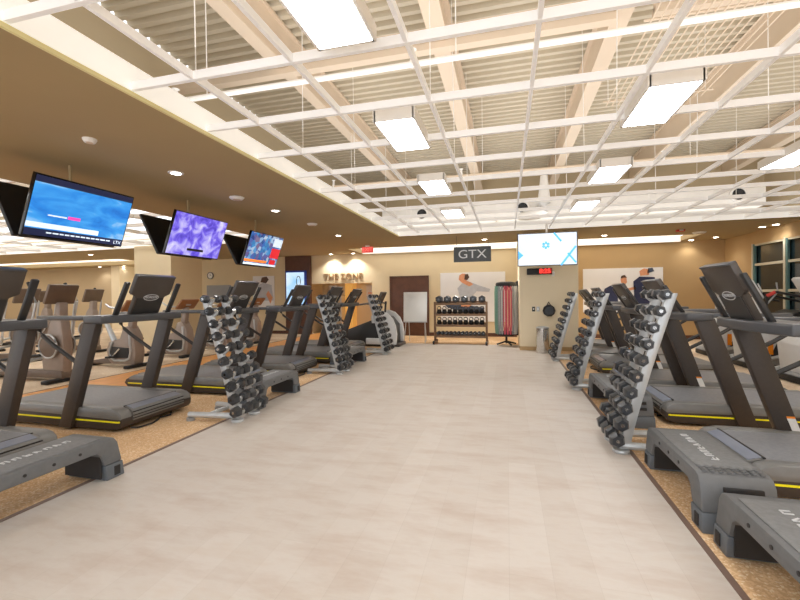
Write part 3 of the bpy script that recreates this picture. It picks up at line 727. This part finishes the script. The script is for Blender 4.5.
first = True
for tier, z in (('upper middle', .735), ('lower middle', .475)):
    for i in range(9):
        loc = (-1.6+.128*i, 9.9, z); lb = 'black kettlebell on the %s tier of the rack, %s from the flip chart' % (tier, ORD[i])
        if first: o = kb; first = False
        else: o = dup(kb, loc, 0, lb)
        o.location = loc; o['label'] = lb; o['group'] = 'kettlebells on the %s tier' % tier

t = thing('band_stand', 'black stand with a round crown holding long exercise bands beside the rack', 'stand', (-.02, 9.8, 0))
MB().tube([(0,0,.05), (0,0,1.45)], .025, 8).build('pole', M['black'], t)
MB().lathe([(.18,1.36),(.23,1.37),(.235,1.42),(.22,1.46),(.12,1.48),(.12,1.4)], (0,0,0), 18).build('crown', M['black'], t)
for a in range(4): MB().tube([(0,0,.1), (.24*math.cos(a*PI/2+.5), .24*math.sin(a*PI/2+.5), .04)], .02, 6).build('leg', M['black'], t)
for a in range(10): MB().tube([(.2*math.cos(a*PI/5), .2*math.sin(a*PI/5), 1.37), (.24*math.cos(a*PI/5), .24*math.sin(a*PI/5), 1.34), (.25*math.cos(a*PI/5), .25*math.sin(a*PI/5), 1.38)], .008, 5).build('hook', M['black'], t)
MB().lathe([(.08,.22),(.2,.24),(.22,.3),(.17,.33),(.08,.3)], (0,0,0), 14).build('lower_ring', M['black'], t)
BC = [('green','green'), ('green','green'), ('green','green'), ('grey','grey'), ('grey','grey'), ('red','rose red'), ('red','rose red'), ('red','rose red'), ('grey','grey'), ('bandwh','pale'), ('bandwh','pale'), ('grey','grey')]
for i, (m, cn) in enumerate(BC):
    a = PI+.12+i*(PI-.24)/(len(BC)-1); x, y = .235*math.cos(a), .235*math.sin(a); r = .02
    side = Vector((-math.sin(a), math.cos(a), 0)); rad = Vector((math.cos(a), math.sin(a), 0))
    mb = MB()
    for s in (-1, 1):
        mb.tube([rad*.24 + side*s*.006 + Vector((0,0,1.375)), rad*.25 + side*s*r + Vector((0,0,1.25)), rad*.25 + side*s*r + Vector((0,0,.5)), rad*.235 + side*s*.006 + Vector((0,0,.28))], .0155, 6)
    o = mb.build('exercise_band', M[m], loc=(-.02, 9.8, 0)); tag(o, 'long %s exercise band hanging from the round stand, %s from the storage rack' % (cn, ORD[i]), 'exercise band', 'exercise bands on the stand')
o = MB().box((.24, 10.35, .85), (.045,.34,1.3)).box((.205, 10.35, .85), (.03,.3,1.26)).build('exercise_mat', M['black'], bev=.01); tag(o, 'black exercise mats hanging on the side of the pale column', 'exercise mat')
t = thing('waste_bin', 'round brushed steel waste bin standing before the pale column', 'waste bin', (.69, 8.72, 0))
MB().lathe([(.0,0),(.12,0),(.125,.01),(.125,.5),(.0,.5)], (0,0,0), 28).build('drum', M['chrome'], t)
MB().lathe([(.09,.5),(.125,.5),(.128,.515),(.09,.53),(.085,.5)], (0,0,0), 28).build('rim', M['silver'], t)
for x, m, lab in ((.54,'black','small black switch on the pale column above the steel bin'), (.63,'silver','small silver switch on the pale column above the steel bin')):
    t = thing('wall_switch', lab, 'switch', (x, 9.07, .87)); bx('plate', (0,-.006,0), (.06,.012,.1), M[m], t, .003); bx('toggle', (0,-.015,0), (.02,.01,.03), M['white'], t, .002)
t = thing('wall_sensor', 'small white sensor on the pale column below the hanging monitor', 'sensor', (.93, 9.07, 1.6)); bx('case', (0,-.02,0), (.06,.04,.1), M['white'], t, .008); bx('lens', (0,-.042,.02), (.03,.005,.03), M['sticker'], t)
t = thing('padded_bag', 'dark grey padded bag hanging on the pale column beside the last dumbbell tower', 'bag', (.84, 9.086, .72))
MB().lathe([(.0,-.02),(.09,-.02),(.125,-.06),(.125,-.12),(.09,-.16),(.0,-.16)], (0,0,.12), 10, 'y').build('body', M['hexrub'], t); MB().tube([(-.04,-.04,.22), (0,-.02,.3), (.04,-.04,.22)], .01, 6).build('strap', M['black'], t)
# far wall of the left side
t = thing('wall_clock', 'round white wall clock above the grey notice board', 'clock', (-9.68, YB, 1.93))
MB().lathe([(0,-.0),(.12,0),(.12,-.03),(.1,-.03),(.1,-.02),(0,-.02)], (0,0,0), 24, 'y').build('rim', M['rail'], t); MB().lathe([(0,-.018),(.1,-.018),(.1,-.022),(0,-.022)], (0,0,0), 24, 'y').build('face', M['clockf'], t)
MB().box((0,-.026,.03), (.008,.004,.07)).box((.025,-.026,0), (.05,.004,.008)).build('hands', M['black'], t)
t = thing('notice_board', 'plain grey notice board below the round wall clock', 'notice board', (-9.36, YB-.007, 1.2)); bx('panel', (0,0,.2), (.94,.02,.4), M['midgrey'], t); 
t = thing('wall_poster', 'tall white poster of a person on the wall left of the walnut panel', 'poster', (-7.65, YB-.0155, .77))
bx('print_sheet', (0,0,.55), (.78,.03,1.1), M['poster'], t); MB().prism([(-.1,.9),(-.05,1.05),(.12,1.08),(.2,.98),(.1,.86)], -.022, -.016).build('printed_head', M['hairp'], t)
MB().prism([(-.25,.3),(-.2,.8),(.0,.88),(.3,.8),(.36,.3)], -.022, -.017).build('printed_shirt', M['greycloth'], t); MB().prism([(.1,.5),(.18,.62),(.34,.4),(.25,.2)], -.024, -.018).build('printed_arm', M['skin'], t)
# inside the zone room
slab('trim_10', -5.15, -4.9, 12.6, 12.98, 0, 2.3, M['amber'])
for x, z, w, h, lab in [(-5.75,1.4,.3,.3,'small pale square notice deep inside the lettered room'), (-4.35,1.35,.38,.36,'pale square notice with a tan foot inside the lettered room')]:
    t = thing('wall_notice', lab, 'notice', (x, 12.98, z)); bx('sheet', (0,-.01,0), (w,.02,h), M['poster'], t); bx('strip', (0,-.022,-h*.2), (w*.7,.004,.03), M['orange'], t)
t = thing('storage_shelf', 'pale storage shelf inside the lettered room behind the treadmills', 'shelf', (-5.6, 12.7, 0))
for x in (-.32,.32): bx('side_panel', (x,0,.6), (.04,.35,1.2), M['greyshell'], t)
for z in (.1,.5,.9,1.18): bx('shelf', (0,0,z), (.64,.35,.03), M['greyshell'], t)

# ------------------------------------------------------------------ arched white machine at the end of the television side
t = thing('curved_trainer', 'white arched exercise machine at the far end of the television side row', 'exercise machine', (-2.45, 9.42, 0), PI)
arch = [(.02,.06),(.0,.3),(.03,.5),(.1,.66),(.22,.78),(.38,.84),(.52,.82),(.62,.7),(.6,.55),(.4,.56),(.3,.48),(.24,.36),(.26,.2),(.75,.2),(.75,.06)]
for s in (-1, 1): MB().prism(arch, s*.3, s*.37).build('side_shell', M['greyshell'], t, bev=.012)
MB().prism([(.08,.06),(.1,.5),(.25,.68),(.4,.7),(1.7,.22),(1.75,.06)], -.3, .3).build('body', M['consoledk'], t, bev=.01)
MB().box((.85,0,.04), (1.8,.6,.06)).build('base', M['tmbrown'], t, bev=.01)
MB().tube([(.45,-.2,.7), (.42,-.2,1.05)], .025, 8).tube([(.45,.2,.7), (.42,.2,1.05)], .025, 8).build('mast', M['consoledk'], t)
MB().box((.47,0,1.14), (.04,.42,.3), rotm(0,-.44,0)).build('console', M['console'], t, bev=.01)
for s in (-1, 1): MB().tube([(.42,s*.25,1.0), (.6,s*.34,1.02), (.95,s*.36,.98)], .02, 8).build('handrail', M['rail'], t)

# ------------------------------------------------------------------ bikes and cross trainers beyond the orange lane
def make_bike(label, loc, rz, group):
    t = thing('exercise_bike', label, 'exercise bike', loc, rz, group)
    MB().box((.12,0,.03), (.1,.52,.05)).build('front_foot', M['black'], t, bev=.012); MB().box((1.12,0,.03), (.09,.46,.05)).build('rear_foot', M['black'], t, bev=.012)
    MB().prism([(.12,.05),(.08,.25),(.12,.55),(.22,.72),(.34,.7),(.42,.5),(.66,.44),(.72,.3),(.68,.12),(.6,.05)], -.1, .1).build('body_shell', M['champagne'], t, bev=.02)
    MB().prism([(.6,.05),(1.15,.04),(1.15,.09),(.68,.16)], -.06, .06).build('rear_beam', M['champdk'], t, bev=.01)
    for s in (-1, 1):
        MB().tube([(.2,s*.105,.62),(.17,s*.11,.3),(.2,s*.11,.16),(.3,s*.11,.12),(.52,s*.11,.12),(.61,s*.11,.17),(.63,s*.11,.3),(.56,s*.11,.44)], .02, 8).build('trim_loop', M['silver'], t)
        MB().prism([(.22,.17),(.22,.34),(.58,.36),(.59,.19),(.54,.16)], s*.101, s*.112).build('side_window', M['consoledk'], t)
        MB().tube([(.4,s*.12,.33), (.42+s*.1,s*.15,.33-s*.14)], .014, 6).build('crank', M['chrome'], t); MB().box((.42+s*.1, s*.2, .33-s*.14), (.11,.1,.03)).build('pedal', M['black'], t, bev=.006)
        MB().tube([(.22,s*.06,.98),(.3,s*.2,1.02),(.46,s*.24,1.05),(.56,s*.22,1.1)], .017, 8).build('handlebar', M['silver'], t)
    MB().prism([(.2,.6),(.32,.6),(.24,1.0),(.15,1.0)], -.05, .05).build('mast', M['champagne'], t, bev=.015)
    c = MB().box((.16,0,1.07), (.04,.48,.24), rotm(0,-.7,0)).build('console', M['tanback'], t, bev=.012)
    MB().box((.183,0,1.078), (.012,.42,.18), rotm(0,-.7,0)).build('screen', M['blackgl'], c); MB().box((.14,0,1.05), (.012,.12,.03), rotm(0,-.7,0)).build('badge', M['paleprint'], c)
    MB().tube([(.62,0,.4), (.86,0,.84)], [.05,.035], 10).build('seat_post', M['silver'], t)
    MB().prism([(.72,.0),(.86,-.05),(1.0,-.12),(1.05,-.1),(1.06,.1),(1.0,.12),(.86,.05)], .84, .9, 'z').build('saddle', M['black'], t, bev=.018)
    return t
def make_cross(label, loc, rz, group, shell='champagne', dark='champdk', tab=False, cback='champdk'):
    t = thing('cross_trainer', label, 'cross trainer', loc, rz, group)
    MB().box((.15,0,.03), (.12,.6,.05)).build('front_foot', M['black'], t, bev=.012); MB().box((1.55,0,.03), (.1,.5,.05)).build('rear_foot', M['black'], t, bev=.012)
    MB().prism([(.1,.05),(1.6,.05),(1.6,.1),(.55,.16),(.12,.16)], -.09, .09).build('base_beam', M[dark], t, bev=.012)
    MB().prism([(.12,.1),(.08,.5),(.14,.95),(.26,1.0),(.34,.9),(.44,.6),(.52,.3),(.5,.12)], -.07, .07).build('front_shell', M[shell], t, bev=.025)
    for s in (-1, 1):
        dsc = MB().lathe([(0,s*.1),(.16,s*.1),(.17,s*.125),(.14,s*.14),(0,s*.14)], (.3,0,.52), 22, 'y').build('disc_cover', M[dark], t)
        MB().tube([(.3+.17*math.cos(a), s*.13, .52+.17*math.sin(a)) for a in [2*PI*q/20 for q in range(20)]], .014, 6, closed=True).build('disc_ring', M['silver'], dsc)
        MB().tube([(.42,s*.28,.5),(.36,s*.28,.9),(.3,s*.27,1.15),(.4,s*.25,1.32),(.46,s*.25,1.42)], .018, 8).build('swing_arm', M['silver'], t)
        MB().tube([(.4,s*.25,1.32),(.47,s*.25,1.44)], .024, 8).build('arm_grip', M['black'], t)
        MB().tube([(.42,s*.28,.5),(.6,s*.2,.36),(1.5,s*.18,.16)], .028, 8).build('pedal_beam', M['silver'], t)
        MB().box((.95,s*.18,.33), (.36,.15,.04), rotm(0,.12,0)).build('pedal', M['black'], t, bev=.012)
        if tab: MB().box((.3,s*.15,.66), (.05,.01,.22)).build('orange_tab', M['orange'], t)
    MB().prism([(.16,.9),(.28,.9),(.24,1.15),(.15,1.15)], -.06, .06).build('mast', M[shell], t, bev=.015)
    c = MB().box((.2,0,1.27), (.05,.42,.3), rotm(0,-.4,0)).build('console', M[cback], t, bev=.014); MB().box((.23,0,1.265), (.012,.36,.22), rotm(0,-.4,0)).build('screen', M['blackgl'], c)
    MB().box((.17,0,1.3), (.012,.12,.03), rotm(0,-.4,0)).build('badge', M['paleprint'], c)
    return t
GB = 'bikes and cross trainers beyond the orange lane'
bk = None
for i, y in enumerate((5.75, 6.95, 8.15, 9.35)):
    lab = 'champagne exercise bike with a tan console beyond the orange lane, %s along the lane' % ORD[i]
    bk = make_bike(lab, (-6.1,y,0), PI, GB) if bk is None else bk; 
    if i: dup(bk, (-6.1,y,0), PI, lab)
ct = None
for i, (x, y) in enumerate([(-6.1,4.55), (-6.1,3.35), (-8.7,3.2), (-8.7,4.5), (-8.7,5.8), (-8.7,7.1), (-11.2,4.0), (-11.2,5.3), (-11.2,6.6), (-11.2,7.9)]):
    row = 'beside the orange lane' if x > -7 else 'in the row behind the bikes' if x > -9 else 'in the farthest row from the lane'
    k = i if i < 2 else i-2 if i < 6 else i-6
    lab = 'champagne cross trainer %s, %s from the camera' % (row, (['second','first'][k] if i < 2 else ORD[k]))
    if ct is None: ct = make_cross(lab, (x,y,0), PI, GB)
    else: dup(ct, (x,y,0), PI, lab)
# window side machines
def make_incline(label, loc, rz):
    t = thing('incline_trainer', label, 'incline trainer', loc, rz, 'grey incline trainers by the windows')
    MB().box((.78,0,.05), (1.6,.66,.08)).build('base', M['black'], t, bev=.01)
    MB().prism([(.02,.06),(.0,.1),(.1,.14),(1.5,.56),(1.58,.5),(1.58,.06)], -.33, .33).build('ramp_shell', M['midgrey'], t, bev=.015)
    MB().prism([(.3,.2),(.42,.46),(.6,.56),(1.4,.86),(1.45,.54)], -.29, .29).build('upper_shell', M['consoledk'], t, bev=.015)
    MB().prism([(.06,.12),(.02,.5),(.12,.66),(.42,.76),(.7,.8),(.42,.5),(.3,.2)], -.27, .27).build('front_hood', M['greyshell'], t, bev=.02)
    for s in (-1, 1):
        MB().tube([(.0,s*.345,.1),(.75,s*.345,.32),(1.5,s*.345,.54)], .025, 8).build('side_tube', M['silver'], t)
        MB().box((.28,s*.29,.33), (.06,.02,.2)).build('orange_tab', M['orange'], t)
        MB().tube([(.3,s*.12,.7),(.28,s*.2,1.12),(.36,s*.26,1.18),(.6,s*.3,1.12),(1.0,s*.32,1.02)], .02, 8).build('handlebar', M['consoledk'], t)
        MB().tube([(.28,s*.2,1.12),(.36,s*.26,1.18)], .025, 8).build('red_grip', M['redp'], t)
        MB().tube([(.3,s*.1,.95),(.42,s*.2,1.18),(.38,s*.24,1.32)], .012, 6).build('bottle_holder', M['silver'], t)
    MB().prism([(.2,.6),(.34,.6),(.3,1.1),(.2,1.1)], -.07, .07).build('mast', M['greyshell'], t, bev=.015)
    c = MB().box((.2,0,1.22), (.06,.24,.34), rotm(0,-.5,0)).build('console', M['greyshell'], t, bev=.025); MB().box((.235,0,1.21), (.012,.2,.26), rotm(0,-.5,0)).build('screen', M['blackgl'], c)
    return t
ip = None
for i, (y, lab) in enumerate([(5.35,'grey incline trainer by the windows, nearest the camera'), (6.53,'grey incline trainer by the windows with orange tab, second from the camera'),
                              (7.71,'grey incline trainer by the windows, third from the camera'), (8.89,'grey incline trainer by the windows, farthest from the camera')]):
    if ip is None: ip = make_incline(lab, (3.58,y,0), 0)
    else: dup(ip, (3.58,y,0), 0, lab)

# ------------------------------------------------------------------ world and added unseen uplights that brighten the roof decks
w = bpy.data.worlds.new('World'); sc.world = w; w.use_nodes = True
w.node_tree.nodes['Background'].inputs['Color'].default_value = (.94,.975,1.03,1); w.node_tree.nodes['Background'].inputs['Strength'].default_value = 2.0
def add_uplight(x, y, z, sx, sy, e):
    ld = bpy.data.lights.new('added_uplight', 'AREA'); ld.shape = 'RECTANGLE'; ld.size = sx; ld.size_y = sy; ld.energy = e; ld.color = (1,1,1)
    lo = bpy.data.objects.new('added_uplight', ld); COL.objects.link(lo); lo.location = (x, y, z); lo.rotation_euler = (PI, 0, 0)
add_uplight(1.2, 3.6, 2.7, 8.6, 12.5, 310)
add_uplight(-13, 3, 2.7, 16, 10, 170)
sc.view_settings.view_transform = 'Standard'; sc.view_settings.look = 'None'; sc.view_settings.exposure = 0
sc.cycles.max_bounces = 7; sc.cycles.diffuse_bounces = 5; sc.cycles.glossy_bounces = 3; sc.cycles.use_denoising = True
sc.cycles.sample_clamp_indirect = 6
